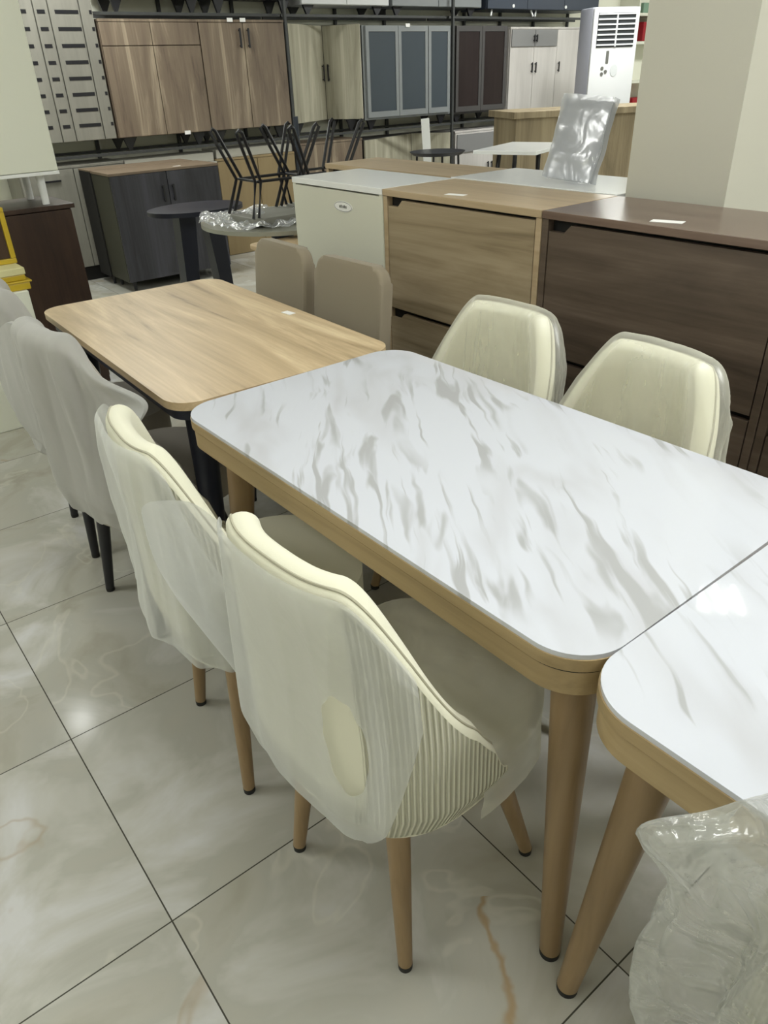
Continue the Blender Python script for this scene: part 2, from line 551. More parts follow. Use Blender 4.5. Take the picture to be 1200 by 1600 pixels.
def rrect(x0, x1, y0, y1, r, n=10):
    p = []
    for cx, cy, a in ((x1 - r, y1 - r, 0), (x0 + r, y1 - r, 90), (x0 + r, y0 + r, 180), (x1 - r, y0 + r, 270)):
        for k in range(n + 1):
            t = math.radians(a + 90 * k / n)
            p.append((cx + r * math.cos(t), cy + r * math.sin(t)))
    return p

def tag(o, label=None, cat=None, group=None, kind=None):
    if label: o['label'] = label
    if cat: o['category'] = cat
    if group: o['group'] = group
    if kind: o['kind'] = kind
    return o

def thing(name, label, cat, loc=(0, 0, 0), rotz=0, group=None):
    o = bpy.data.objects.new(name, None)
    o.empty_display_size = 0.05
    COL.objects.link(o)
    o.location = loc
    o.rotation_euler = (0, 0, rotz)
    return tag(o, label, cat, group)

def children(o):
    return [c for c in bpy.data.objects if c.parent == o]

def dup(o, loc=None, rotz=None, label=None, group=None, parent=None):
    ch = children(o)
    r = o.copy()
    COL.objects.link(r)
    if parent: r.parent = parent
    if loc is not None: r.location = loc
    if rotz is not None: r.rotation_euler = (0, 0, rotz)
    if label: r['label'] = label
    if group: r['group'] = group
    for c in ch:
        dup(c, parent=r)
    return r

def struct(name, mb, m, **k):
    return tag(mb.build(name, m, **k), kind='structure')

def sm(a, b, x):
    t = max(0.0, min(1.0, (x - a) / (b - a)))
    return t * t * (3 - 2 * t)

def lerp_tab(tab, z):
    if z <= tab[0][0]: return tab[0][1]
    for (a, va), (b, vb) in zip(tab, tab[1:]):
        if z <= b:
            return va + (vb - va) * sm(a, b, z) if False else va + (vb - va) * (z - a) / (b - a)
    return tab[-1][1]

# ------------------------------------------------------------ the room
struct('floor', MB().box(-3.5, 13, -3, 7.2, -0.05, 0), M['floor'])
struct('ceiling', MB().box(-3.5, 13, -3, 7.2, CEIL, CEIL + 0.05), M['ceil'])
struct('wall_back', MB().box(-3.5, 13, 6.97, 7.2, 0, CEIL), M['wall'])
struct('wall_left', MB().box(-3.6, -3.5, -3, 7.2, 0, CEIL), M['wall'])
struct('wall_right', MB().box(13, 13.1, -3, 7.2, 0, CEIL), M['wall'])
struct('wall_front', MB().box(-3.5, 13, -3.1, -3, 0, CEIL), M['wall'])
struct('trim_column', MB().box(2.2, 2.60, 1.20, 1.54, 0, CEIL), M['column'])

# ------------------------------------------------------------ ceiling lamps, two placed from reflections, the rest added unseen to light the room
def ceiling_lamp(x, y, n=4, L=1.15, wd=0.55, rot=0, label='', power=60):
    t = thing('ceiling_light', label, 'ceiling light', (x, y, CEIL), rot, 'ceiling lights over the showroom')
    MB().box(-L / 2, L / 2, -wd / 2, wd / 2, -0.05, -0.001, 0.004).build('lamp_housing', M['white'], t)
    for k in range(n):
        yy = (k - (n - 1) / 2) * wd / n
        MB().cone((-L / 2 + 0.03, yy, -0.075), (L / 2 - 0.03, yy, -0.075), 0.014, 0.014, 12).build('lamp_tube', M['tube'], t, 40)
    ld = bpy.data.lights.new('area', 'AREA')
    ld.shape = 'RECTANGLE'
    ld.size = L; ld.size_y = wd
    ld.energy = power * LIGHT
    ld.color = (0.975, 1.0, 0.965)
    lo = bpy.data.objects.new('lamp_glow', ld)
    COL.objects.link(lo)
    lo.parent = t
    lo.location = (0, 0, -0.10)
    return t
for x, y, rot, pw, L_, W_ in [(3.76, 1.66, 0.75, 0.3, 0.30, 0.42), (0.60, 4.85, 0.3, 1.6, 0.16, 0.10), (0.85, 0.35, 0, 23, 1.15, 0.55), (-3.0, 1.0, 1.57, 6, 1.15, 0.55),
                              (-3.0, 3.6, 1.57, 11, 1.15, 0.55), (-1.3, 3.0, 1.57, 22, 1.15, 0.55), (1.9, 5.75, 0, 52, 1.15, 0.55), (6.6, 4.6, 0, 80, 1.15, 0.55),
                              (-1.0, -1.8, 0, 10, 1.15, 0.55), (7.2, 1.2, 0, 75, 1.15, 0.55), (2.6, -1.0, 0, 66, 1.15, 0.55), (9.8, 4.6, 0, 60, 1.15, 0.55)]:
    ceiling_lamp(x, y, rot=rot, power=pw, L=L_, wd=W_, label='unseen white ceiling light with four bare tubes over the showroom')


# ------------------------------------------------------------ dining tables
def tapered_leg(x, y, z1, dx, dy, r1, r0, m, parent, cap=None, name='leg', h0=0.0):
    o = MB().cone((x + dx, y + dy, h0 + 0.012), (x, y, z1), r0, r1, 32).build(name, m, parent, 40)
    c = MB().cone((x + dx, y + dy, h0), (x + dx, y + dy, h0 + 0.014), r0 * 0.98, r0 * 1.02, 24).build('foot_cap', M['rubber'], o, 40)
    return o

def marble_table(label, loc, rot, W, L, group):
    t = thing('dining_table', label, 'dining table', loc, rot, group)
    MB().prism(rrect(0, W, 0, L, 0.085, 14), 0.742, 0.750, 0.002).build('tabletop', M['marble'], t, 30)
    MB().prism(rrect(-0.002, W + 0.002, -0.002, L + 0.002, 0.087, 14), 0.722, 0.742, 0.003).build('edge_band', M['lip'], t, 30)
    ap = MB().prism(rrect(0.0025, W - 0.0025, 0.0025, L - 0.0025, 0.083, 14), 0.676, 0.7165, 0.003).build('apron', M['lip'], t, 30)
    MB().prism(rrect(0.003, W - 0.003, 0.003, L - 0.003, 0.08, 14), 0.7166, 0.7219).build('groove', M['gap'], ap, 30)
    for sx, sy in ((0, 0), (1, 0), (0, 1), (1, 1)):
        x = 0.105 if sx == 0 else W - 0.105
        y = 0.085 if sy == 0 else L - 0.085
        tapered_leg(x, y, 0.678, -0.045 if sx == 0 else 0.045, (-0.055 if sy == 0 else 0.055), 0.036, 0.019, M['leg'], t)
    return t
tA = marble_table('white marble-topped dining table with grey veins, complete in the middle of the photo', (0.6165, 0.4041, 0), 0.0095, 0.6646, 1.1763, 'marble-topped dining tables')
tB = dup(tA, (0.592, 0.4033 - 1.1763, 0), 0.0, 'white marble-topped dining table cut by the right edge, lamp tubes reflected in its top', 'marble-topped dining tables')

def wood_table():
    W, L = 0.665, 1.17
    t = thing('dining_table', 'light oak dining table with rounded corners and black legs beyond the marble table', 'dining table', (0.605, 1.60, 0), -0.025)
    MB().prism(rrect(0, W, 0, L, 0.075, 12), 0.727, 0.748, 0.003).build('tabletop', M['oak'], t, 30)
    MB().prism(rrect(0.02, W - 0.02, 0.03, L - 0.03, 0.06, 10), 0.690, 0.7265, 0.002).build('apron', M['navy'], t, 30)
    for sx, sy in ((0, 0), (1, 0), (0, 1), (1, 1)):
        x = 0.10 if sx == 0 else W - 0.10
        y = 0.11 if sy == 0 else L - 0.11
        tapered_leg(x, y, 0.690, 0.03 * (2 * sx - 1), 0.03 * (2 * sy - 1), 0.038, 0.022, M['navy'], t)
    return t
wood_table()
tagp = lambda name, label, loc, rz, a, b: tag(MB().box(-a / 2, a / 2, -b / 2, b / 2, 0, 0.0012).build(name, M['paper'], None, None, loc, rz), label, 'tag')
tagp('price_tag', 'small white paper tag on the right edge of the oak table', (1.235, 2.10, 0.7485), 0.1, 0.025, 0.045)

# ------------------------------------------------------------ chairs
A_TAB = [(0.35, 0.150), (0.39, 0.190), (0.46, 0.205), (0.60, 0.205), (0.90, 0.215)]
B_TAB = [(0.35, 0.165), (0.39, 0.210), (0.46, 0.240), (0.60, 0.238), (0.75, 0.226), (0.90, 0.204)]
PHM = math.radians(99)
def spow(v, e):
    return math.copysign(abs(v) ** e, v)
def shell_pt(ph, z, off=0.0, squ=0.72):
    A = lerp_tab(A_TAB, z) - off
    Bb = lerp_tab(B_TAB, z) - off
    c, s_ = math.cos(ph), math.sin(ph)
    x = -A * spow(c, squ) if c > 0 else -A * 1.15 * c
    return Vector((x, Bb * spow(s_, squ), z))
def rim(ph, top=0.872, arm=0.57):
    d = abs(math.degrees(ph))
    h = arm + (top - arm) * (1 - sm(30, 99, d))
    return h - 0.10 * sm(84, 99, d)
def shell_mesh(top=0.872, arm=0.57, th=0.046, nu=120, part='outer'):
    b = MB()
    nz = 26
    prof = []
    def P(i, j):
        ph = -PHM + 2 * PHM * i / (nu - 1)
        H = rim(ph, top, arm)
        th_ = th * (1 - 0.96 * sm(0.86, 1.0, abs(ph) / PHM))
        r = th_ / 2
        if part == 'outer':
            z = 0.352 + (H - r - 0.352) * j / (nz - 1)
            return shell_pt(ph, z)
        # inner lining incl. rounded rim
        if j <= 10:
            a = PI * j / 10
            return shell_pt(ph, H - r + r * math.sin(a), r - r * math.cos(a))
        k = (j - 10) / (nz - 11)
        return shell_pt(ph, H - r - (H - r - 0.40) * k, th_)
    arc = [0.0]
    for i in range(1, nu):
        p0 = shell_pt(-PHM + 2 * PHM * (i - 1) / (nu - 1), 0.5)
        p1 = shell_pt(-PHM + 2 * PHM * i / (nu - 1), 0.5)
        arc.append(arc[-1] + (p1 - p0).length)
    T = arc[-1]
    b.grid(P, nu, nz, uv=lambda i, j: (arc[i] / T, j / (nz - 1)))
    if part == 'outer':
        pass
    return b

def tub_chair(label, loc, rot, cols, legm, group, top=0.872, nm='dining_chair'):
    t = thing(nm, label, 'chair', loc, rot, group)
    b = shell_mesh(top=top, part='outer').build('back_shell', cols[1], t, 60)
    MB_ = shell_mesh(top=top, part='inner').build('back_lining', cols[0], t, 60)
    # piping seam following the rim
    nu = 90
    pts = []
    for i in range(nu):
        ph = -PHM + 2 * PHM * i / (nu - 1)
        pts.append(shell_pt(ph, rim(ph, top) - 0.023 + 0.023 * math.sin(0.9), 0.023 - 0.0235 * math.cos(0.9)))
    MB().tube(pts, 0.0022, 6).build('piping', M['seam'], t, 60)
    # seat cushion
    s = MB()
    out = []
    for k in range(64):
        a = 2 * PI * k / 64
        out.append((0.03 + 0.215 * spow(math.cos(a), 0.7), 0.205 * spow(math.sin(a), 0.75)))
    s.prism(out, 0.375, 0.470, 0.022, seg=4)
    s.build('seat', cols[0], t, 50)
    MB().prism([(0.02 + (x - 0.02) * 0.78, y * 0.78) for x, y in out], 0.335, 0.376, 0.004).build('seat_base', legm if legm != M['leg'] else M['lip'], t, 40)
    for sx in (-1, 1):
        for sy in (-1, 1):
            tapered_leg(sx * (0.10 if sx < 0 else 0.13), sy * 0.125, 0.340, -0.028 if sx < 0 else 0.085, sy * 0.040, 0.0215, 0.0135, legm, t)
    return t

gl = 'cream tub chairs with wooden legs along the left side of the marble table'
gg = 'taupe tub chairs with black legs beside the oak table'
gr_ = 'cream tub chairs between the marble table and the shoe cabinets'
cr = (M['cream'], M['cord'])
c1 = tub_chair('nearest complete cream tub chair with pleated back and wooden legs, oval gap in its cover', (0.572, 0.757, 0), 0.055, cr, M['leg'], gl)
c2 = dup(c1, (0.572, 1.262, 0), -0.12, 'second cream tub chair at the left of the marble table, behind the pleated one', gl)
c0 = dup(c1, (0.69, -0.095, 0), 0.0, 'cream chair under loose clear plastic in the bottom right corner', gl)
c3 = tub_chair('taupe tub chair with black legs, nearer of the two at the oak table', (0.610, 1.945, 0), 0.10, (M['grey'], M['greycord']), M['black'], gg, 0.90)
c4 = dup(c3, (0.645, 2.475, 0), -0.11, 'taupe tub chair with black legs at the far left end of the oak table', gg)
c5 = dup(c1, (1.325, 0.915, 0), PI - 0.10, 'cream wrapped chair before the dark walnut cabinet, nearer of the two right chairs', gr_)
c6 = dup(c1, (1.345, 1.385, 0), PI + 0.04, 'cream wrapped chair before the light oak cabinet, farther of the two right chairs', gr_)

for o_ in (c5, c6):
    o_.scale = (1, 1, 0.972)

def beige_chair(label, loc, rot, group):
    t = thing('dining_chair', label, 'chair', loc, rot, group)
    # padded upright back: rounded slab leaning backwards (-x)
    b = MB()
    b.prism(rrect(-0.19, 0.19, 0.0, 0.44, 0.055, 8), -0.025, 0.025, 0.016, axis='x', seg=4)
    o = b.build('backrest', M['beige'], t, 50, (-0.19, 0, 0.425))
    o.rotation_euler = (0, -0.10, 0)
    MB().prism(rrect(-0.20, 0.22, -0.20, 0.20, 0.06, 8), 0.40, 0.47, 0.02, seg=4).build('seat', M['beige'], t, 50)
    for sx in (-1, 1):
        for sy in (-1, 1):
            tapered_leg(sx * 0.15, sy * 0.15, 0.41, sx * 0.03, sy * 0.02, 0.015, 0.011, M['black'], t)
    return t
gb = 'beige chairs between the oak table and the shoe cabinets'
b1 = beige_chair('beige upholstered chair with square back right of the oak table, nearer of the pair', (1.30, 2.135, 0), PI + 0.03, gb)
b2 = dup(b1, (1.30, 2.60, 0), PI - 0.03, 'beige upholstered chair with square back right of the oak table, farther of the pair', gb)

# ------------------------------------------------------------ dust covers
def cover(name, label, loc, rot, m, seed, top=0.872, zlow=0.40, far=0.0, near=0.0, hole=None, ph0=-100, ph1=100, gap=0.012,
          amp=0.007, inner=0.20, zlowf=None, group=None, cat='dust cover', reach=0.08, flap=None, back=0.22, vmax=1.0, fine=0.0):
    """thin bag over a chair back; far/near > 0 pull the bag's top corners out flat beyond the chair"""
    nu, nv = 170, 120
    b = MB()
    def P(i, j):
        u = i / (nu - 1); v = vmax * j / (nv - 1)
        deg = ph0 + (ph1 - ph0) * u
        ph = math.radians(deg)
        k = far if ph > 0 else near
        d = abs(deg)
        hr = rim(ph, top)
        e = k * sm(34, 60, d)
        Ht = top + 0.004 - 0.085 * sm(48, 100, d)
        zl = zlowf(ph) if zlowf else zlow
        lo = zl + 0.018 * math.sin(ph * 4 + seed) + 0.008 * math.sin(ph * 11 + seed * 2)
        r = 0.023
        if v < 0.66:
            t_ = v / 0.66
            z = lo + (hr - r - lo) * t_
            off = -gap * (1 + 0.4 * math.sin(3 * t_ + seed) * (1 - t_))
            fr = t_
        elif v < 0.80:
            a_ = PI * (v - 0.66) / 0.14
            z = hr - r + (r + gap) * math.sin(a_)
            off = r - (r + gap) * math.cos(a_)
            fr = 1.0
        else:
            t_ = (v - 0.80) / 0.20
            z = max(hr - r - inner * t_, 0.478)
            off = 2 * r + gap
            fr = 1 - t_
        vr = 0.73
        p = shell_pt(ph, z, off)
        if e > 0:
            # flat corner of the bag standing out in the plane of the back
            sg = 1 if ph > 0 else -1
            zz = z + (Ht - hr) * e * fr
            x42 = shell_pt(math.radians(40) * sg, zz, 0.0)
            side = 0.008 if v < vr else -0.008
            ext = 0.10 * sm(40, 82, d) + reach * sm(45, 90, d)
            flat = Vector((x42.x - back * ext - side, x42.y + sg * ext, zz))
            wz = e * sm(zlow - 0.03, zlow + 0.14, z)
            if v >= vr: wz = e
            p = p.lerp(flat, wz)
        q = Vector((deg * 0.045, z * 3.2, 0.0)) + Vector((seed * 3.1, seed, 0))
        n = noise.noise(q) * amp * 2.0
        # long soft folds running down from the rim
        fold = noise.noise(Vector((ph * 4.2 + seed + 0.8 * z, z * 1.1, seed)))
        n += fold * amp * 2.2 + max(0, 1 - abs(noise.noise(Vector((ph * 4.5 + z * 1.5, z * 1.2, seed * 2)))) * 3) ** 2 * amp * 0.5
        if fine:
            n += fine * noise.noise(Vector((deg * 0.16 + z * 6, z * 14, seed))) + fine * 0.8 * max(0, 1 - abs(noise.noise(Vector((deg * 0.09 - z * 7, z * 6 + deg * 0.05, seed + 4)))) * 4)
        edge = sm(0.04, 0.16, abs(v - vr))
        n = max(n, -gap * 0.45) * (0.25 + 0.75 * edge)
        dr = Vector((p.x, p.y, 0)).normalized()
        sgn = 1 if v < vr else -0.5
        out_ = p + dr * n * sgn
        if flap:
            (fa, fz, fx, fy, fs) = flap
            g = math.exp(-((deg - fa) / fs) ** 2 - ((p.z - fz) / 0.05) ** 2)
            out_ += Vector((fx * g, fy * g, 0))
        return out_
    V = b.grid(P, nu, nv)
    if hole:
        (hu, hv, ru, rv, slant) = hole
        kill = []
        b.bm.faces.ensure_lookup_table()
        idx = 0
        for i in range(nu - 1):
            for j in range(nv - 1):
                u = (i + .5) / (nu - 1) - hu; v = vmax * (j + .5) / (nv - 1) - hv
                u2 = u - slant * v
                wob = 1 + 0.08 * math.sin(9 * math.atan2(v / rv, u2 / ru) + 1)
                if (u2 / ru) ** 2 + (v / rv) ** 2 < wob:
                    kill.append(b.bm.faces[idx])
                idx += 1
        bmesh.ops.delete(b.bm, geom=kill, context='FACES')
        # soften the stair-stepped edge
        for _ in range(6):
            bv = [x for x in b.bm.verts if x.is_boundary and len(x.link_faces) > 0]
            new = {}
            for x in bv:
                nb = [e.other_vert(x).co for e in x.link_edges if e.is_boundary]
                if len(nb) == 2:
                    new[x] = (x.co * 2 + nb[0] + nb[1]) / 4
            for x, c in new.items():
                x.co = c
    o = b.build(name, m, None, 180, loc, rot)
    if loc[0] > 1.2:
        o.scale = (1, 1, 0.972)
    return tag(o, label, cat, group)

cover('chair_cover', 'white non-woven cover with an oval gap over the nearest complete cream chair back', (0.572, 0.757, 0), 0.055,
      M['nonwoven'], 1.0, vmax=0.682, far=1.0, near=0.0, ph0=-60, ph1=92, hole=(0.22, 0.33, 0.060, 0.13, 0.10), amp=0.004, reach=0.10,
      zlowf=lambda ph: 0.385 + 0.30 * sm(-0.50, -1.15, ph), group='non-woven covers on the chair backs')
cover('chair_cover', 'white translucent cover on the second cream chair, its corner flaring beside the oak table', (0.572, 1.262, 0), -0.12,
      M['nonwoven'], 2.3, vmax=0.69, far=0.55, near=0.5, ph0=-100, ph1=104, gap=0.016, amp=0.008, zlow=0.43, inner=0.16, group='non-woven covers on the chair backs', reach=0.02)
cover('chair_cover', 'grey translucent cover with long folds over the nearer taupe chair', (0.610, 1.945, 0), 0.10,
      M['nonwoven2'], 3.7, top=0.90, far=0.9, near=0.6, ph0=-104, ph1=92, gap=0.014, amp=0.013, zlow=0.38, inner=0.2, flap=(-72, 0.76, 0.07, -0.03, 20), group='non-woven covers on the chair backs')
cover('chair_cover', 'grey translucent cover on the taupe chair at the far left end', (0.645, 2.475, 0), -0.11,
      M['nonwoven2'], 5.1, top=0.90, far=0.6, near=0.0, ph0=-108, ph1=100, gap=0.014, amp=0.008, zlow=0.38, inner=0.2, group='non-woven covers on the chair backs')
cover('plastic_cover', 'clear plastic film wrinkled over the nearer cream chair right of the marble table', (1.325, 0.915, 0), PI - 0.10,
      M['clearback'], 6.2, fine=0.005, far=0.0, near=0.0, ph0=-97, ph1=97, gap=0.017, amp=0.008, zlow=0.5, inner=0.33, group='plastic films on the right chairs', cat='plastic cover')
cover('plastic_cover', 'clear plastic film wrinkled over the farther cream chair right of the marble table', (1.345, 1.385, 0), PI + 0.04,
      M['clearback'], 7.9, fine=0.005, far=0.0, near=0.0, ph0=-97, ph1=97, gap=0.015, amp=0.008, zlow=0.5, inner=0.33, group='plastic films on the right chairs', cat='plastic cover')

cover('plastic_bag', 'loose clear plastic bag with wrinkles over the chair in the bottom right corner', (0.69, -0.095, 0), 0.0,
      M['clear'], 4.4, fine=0.010, top=0.93, far=0.86, near=0.0, ph0=-106, ph1=106, gap=0.022, amp=0.015, zlow=0.20, inner=0.38, cat='plastic bag', reach=0.0, flap=(62, 0.77, -0.03, 0.07, 22))
def seat_film():
    b = MB()
    na, nr = 110, 60
    def P(j, i):
        a = 2 * PI * i / na
        k = j / (nr - 1)
        rx, ry = 0.228, 0.218
        if k < 0.45:
            z = 0.365 + (0.470 - 0.365) * k / 0.45; s_ = 1.0 + 0.03 * math.sin(3 * a)
        elif k < 0.6:
            t_ = (k - 0.45) / 0.15 * PI / 2
            z = 0.470 + 0.016 * math.sin(t_); s_ = 1.0 - 0.07 * (1 - math.cos(t_)) + 0.03 * math.sin(3 * a) * math.cos(t_)
        else:
            z = 0.486; s_ = 0.93 * (1 - (k - 0.6) / 0.4 * 0.96)
        x = 0.035 + rx * s_ * spow(math.cos(a), 0.7); y = ry * s_ * spow(math.sin(a), 0.75)
        p = Vector((x, y, z))
        n = max(0, noise.noise(p * 10)) * 0.016 + abs(noise.noise(p * 14 + Vector((3, 0, 0)))) * 0.006
        d = Vector((math.cos(a), math.sin(a), 0)) if k < 0.5 else Vector((0, 0, 1))
        # only the front of the seat stands clear of the back shell
        if x < -0.02 and k < 0.6: d = d * 0
        return p + d * n
    b.grid(P, nr, na, closed_v=True)
    # drop the part hidden inside the back shell
    kill = [f for f in b.bm.faces if f.calc_center_median().x < 0.0 and f.calc_center_median().z < 0.484]
    bmesh.ops.delete(b.bm, geom=kill, context='FACES')
    return b
o = seat_film().build('seat_film', M['seatfilm'], None, 180, (0.572, 0.757, 0), 0.055)
tag(o, 'wrinkled translucent film wrapped round the seat of the nearest complete chair', 'plastic film')

# ------------------------------------------------------------ shoe cabinets (fronts face -x)
def shoe_cabinet(label, y0, y1, body, front, topm, group, x0=1.805, x1=2.165, ztop=1.05, notch=True, rows=((0.622, 1.022), (0.20, 0.612)), plain=False, name='shoe_cabinet'):
    W = y1 - y0
    t = thing(name, label, 'cabinet', (x0, y0, 0), 0, group)
    D = x1 - x0
    th = 0.022
    b = MB()
    b.box(0, D, 0, th, 0, ztop - th - 0.001, 0.001)
    b.box(0, D, W - th, W, 0, ztop - th - 0.001, 0.001)
    b.box(0.03, D, th, W - th, 0.08, ztop - th - 0.001)
    b.box(0.01, 0.03, th, W - th, 0.0, 0.075)
    b.build('carcass', body, t)
    MB().box(0.026, 0.0295, th, W - th, 0.08, ztop - th).build('recess_shade', M['gap'], t)  # black sheet painted in for the shade behind the doors
    MB().box(-0.004, D, 0, W, ztop - th, ztop, 0.0015).build('top', topm, t)
    for z0, z1 in rows:
        ya, yb = th + 0.004, W - th - 0.004
        if plain:
            MB().box(-0.002 if True else 0, 0.022, 0.002, W - 0.002, z0, z1, 0.001).build('door', front, t)
        else:
            nz = 0.028
            pts = [(ya, z0 + .002), (yb, z0 + .002), (yb, z1), (yb, z1), ]
            # notch handle at the far (+y) upper corner
            pts = [(ya, z0 + .002), (yb, z0 + .002), (yb, z1 - nz), (yb - 0.055, z1 - nz), (yb - 0.080, z1 - 0.004), (ya, z1 - 0.004)]
            MB().prism(pts, 0.002, 0.020, axis='x').build('flap_door', front, t)
    return t
gsc = 'shoe cabinets in the front row by the column'
shoe_cabinet('dark walnut shoe cabinet with two flap doors, white tag on top, by the pale column', 0.785, 1.540, M['darkwood'], M['darkwood'], M['darktop'], gsc)
shoe_cabinet('dark walnut shoe cabinet at the right edge, only its near side strip showing', 0.02, 0.782, M['darkwood'], M['darkwood'], M['darktop'], gsc)
shoe_cabinet('light oak shoe cabinet with notched flap doors between the white and dark ones', 1.544, 2.305, M['oakbody'], M['oakfront'], M['oakbody'], gsc)
wc = shoe_cabinet('plain white shoe cabinet with an oval sticker, far end of the front row', 2.309, 2.925, M['white'], M['white'], M['whitetop'], gsc, plain=True, rows=((0.10, 1.022),))
lb = MB().prism([(2.56 - 2.309 + 0.062 * math.cos(a * PI / 12), 0.965 + 0.020 * math.sin(a * PI / 12)) for a in range(24)], -0.0035, -0.002, axis='x').build('sticker', M['paper'], wc)
r_ = MB().tube([(-0.004, 2.56 - 2.309 + 0.058 * math.cos(a * PI / 12), 0.965 + 0.0175 * math.sin(a * PI / 12)) for a in range(24)], 0.0008, 4, True)
for k, dx in enumerate((-0.024, -0.014, -0.004, 0.008, 0.018)):
    r_.box(-0.0042, -0.0034, 0.251 + dx, 0.251 + dx + 0.007, 0.960, 0.969 + 0.002 * (k % 2))
r_.build('sticker_print', M['ink'], lb)
shoe_cabinet('light wood cabinet top in the second row behind the white shoe cabinet', 2.36, 3.25, M['oakbody'], M['oakfront'], M['oakbody'], None, x0=2.20, x1=2.52, name='low_cabinet')
shoe_cabinet('glossy white cabinet top in the second row, carrying the wrapped panel', 1.56, 2.352, M['white'], M['white'], M['whitetop'], None, x0=2.19, x1=2.56, name='low_cabinet')
tagp('price_tag', 'white paper tag lying on the dark walnut cabinet', (1.865, 1.165, 1.0503), 0.3, 0.035, 0.085)
tagp('price_tag', 'white paper tag lying on the light oak cabinet', (1.86, 1.975, 1.0503), 0.25, 0.03, 0.075)

# wrapped panel leaning on the white cabinet
t = thing('wrapped_panel', 'flat panel wrapped in clear film leaning upright on the white cabinet top', 'panel', (2.31, 1.765, 1.0515), 0)
def lean(o):
    o.rotation_euler = (0, 0.0, 0)
b = MB(); b.box(-0.012, 0.012, 0, 0.19, 0.004, 0.262, 0.004)
sh = Matrix.Rotation(math.radians(10), 4, 'X') @ Matrix.Rotation(math.radians(14), 4, 'Y')
bmesh.ops.transform(b.bm, matrix=Matrix.Rotation(math.radians(0), 4, 'X'), verts=b.bm.verts)
p1 = b.build('panel', mat('grey_panel', lin(168, 170, 176), 0.3), t)
b = MB()
def WP(i, j):
    a = 2 * PI * i / 60
    c_, s_ = spow(math.cos(a), 0.25), spow(math.sin(a), 0.25)
    k = j / 40
    p = Vector((0.020 * c_, 0.095 + 0.104 * s_, 0.002 + 0.272 * k))
    return p + Vector((noise.noise(p * 18) * 0.006, noise.noise(p * 14 + Vector((3, 1, 2))) * 0.006, 0))
b.grid(lambda j, i: WP(i, j), 41, 60, closed_v=True)
p2 = b.build('film_wrap', M['bluepl'], t, 180)
t.rotation_euler = (math.radians(4), math.radians(16), 0.12)

# ------------------------------------------------------------ upper and lower wall cabinets, rack
def handle(parent, x, z0, z1, y, m=None):
    MB().box(x - 0.008, x + 0.008, y - 0.022, y - 0.014, z0, z1, 0.002).box(x - 0.006, x + 0.006, y - 0.015, y + 0.001, z0 + 0.01, z0 + 0.02).box(x - 0.006, x + 0.006, y - 0.015, y + 0.001, z1 - 0.02, z1 - 0.01).build('handle', m or M['black'], parent)

def side_legs(t, W, D, h, m):
    for x in (0.10, W - 0.10):
        for y, s in ((0.06, -1), (D - 0.06, 1)):
            b = MB()
            b.prism([(x - 0.055, h), (x - 0.020, 0.0), (x + 0.000, 0.0), (x + 0.060, h)], y - 0.012, y + 0.012, axis='y')
            b.build('leg', m, t)

def wall_cab(label, x0, x1, z0, z1, m, doors=2, y=6.5, D=0.38, group=None, legs=0.0, topm=None, hz=None, name='sideboard', handles=True, drawer=0.0, cat='cabinet'):
    W = x1 - x0
    t = thing(name, label, cat, (x0, y, z0 - legs), 0, group)
    H = z1 - z0
    MB().box(0.0, W, 0.022, D, legs, legs + H - 0.019, 0.001).build('carcass', topm or m, t)
    MB().box(-0.002, W + 0.002, 0.0, D, legs + H - 0.018, legs + H, 0.001).build('top', topm or m, t)
    dw = W / doors
    for k in range(doors):
        zt = legs + H - 0.022
        if drawer:
            dz = MB().box(k * dw + 0.003, (k + 1) * dw - 0.003, 0, 0.02, zt - drawer, zt, 0.0015).build('drawer', m, t)
            zt -= drawer + 0.006
        d = MB().box(k * dw + 0.003, (k + 1) * dw - 0.003, 0, 0.02, legs + 0.004, zt, 0.0015).build('door', m, t)
        if handles:
            x = (k + 1) * dw - 0.04 if k % 2 == 0 else k * dw + 0.04
            hh = hz or (legs + H * 0.62, legs + H * 0.80)
            handle(d, x, hh[0], hh[1], 0)
    if legs:
        side_legs(t, W, D, legs, M['black'])
    return t
gu = 'cabinets on the upper rack deck along the back wall'
glw = 'cabinets below the rack deck along the back wall'
wall_cab('brown oak wall cabinet with two drawers over plain doors, no handles', 2.435, 3.250, 1.035, 1.835, M['brown'], 2, group=gu, legs=0.095, handles=False, drawer=0.15)
wall_cab('brown oak wall cabinet with two black bar handles, right of the handle-less one', 3.255, 4.060, 1.035, 1.835, M['brown'], 2, group=gu, legs=0.095, hz=(0.095 + 0.60, 0.095 + 0.74))

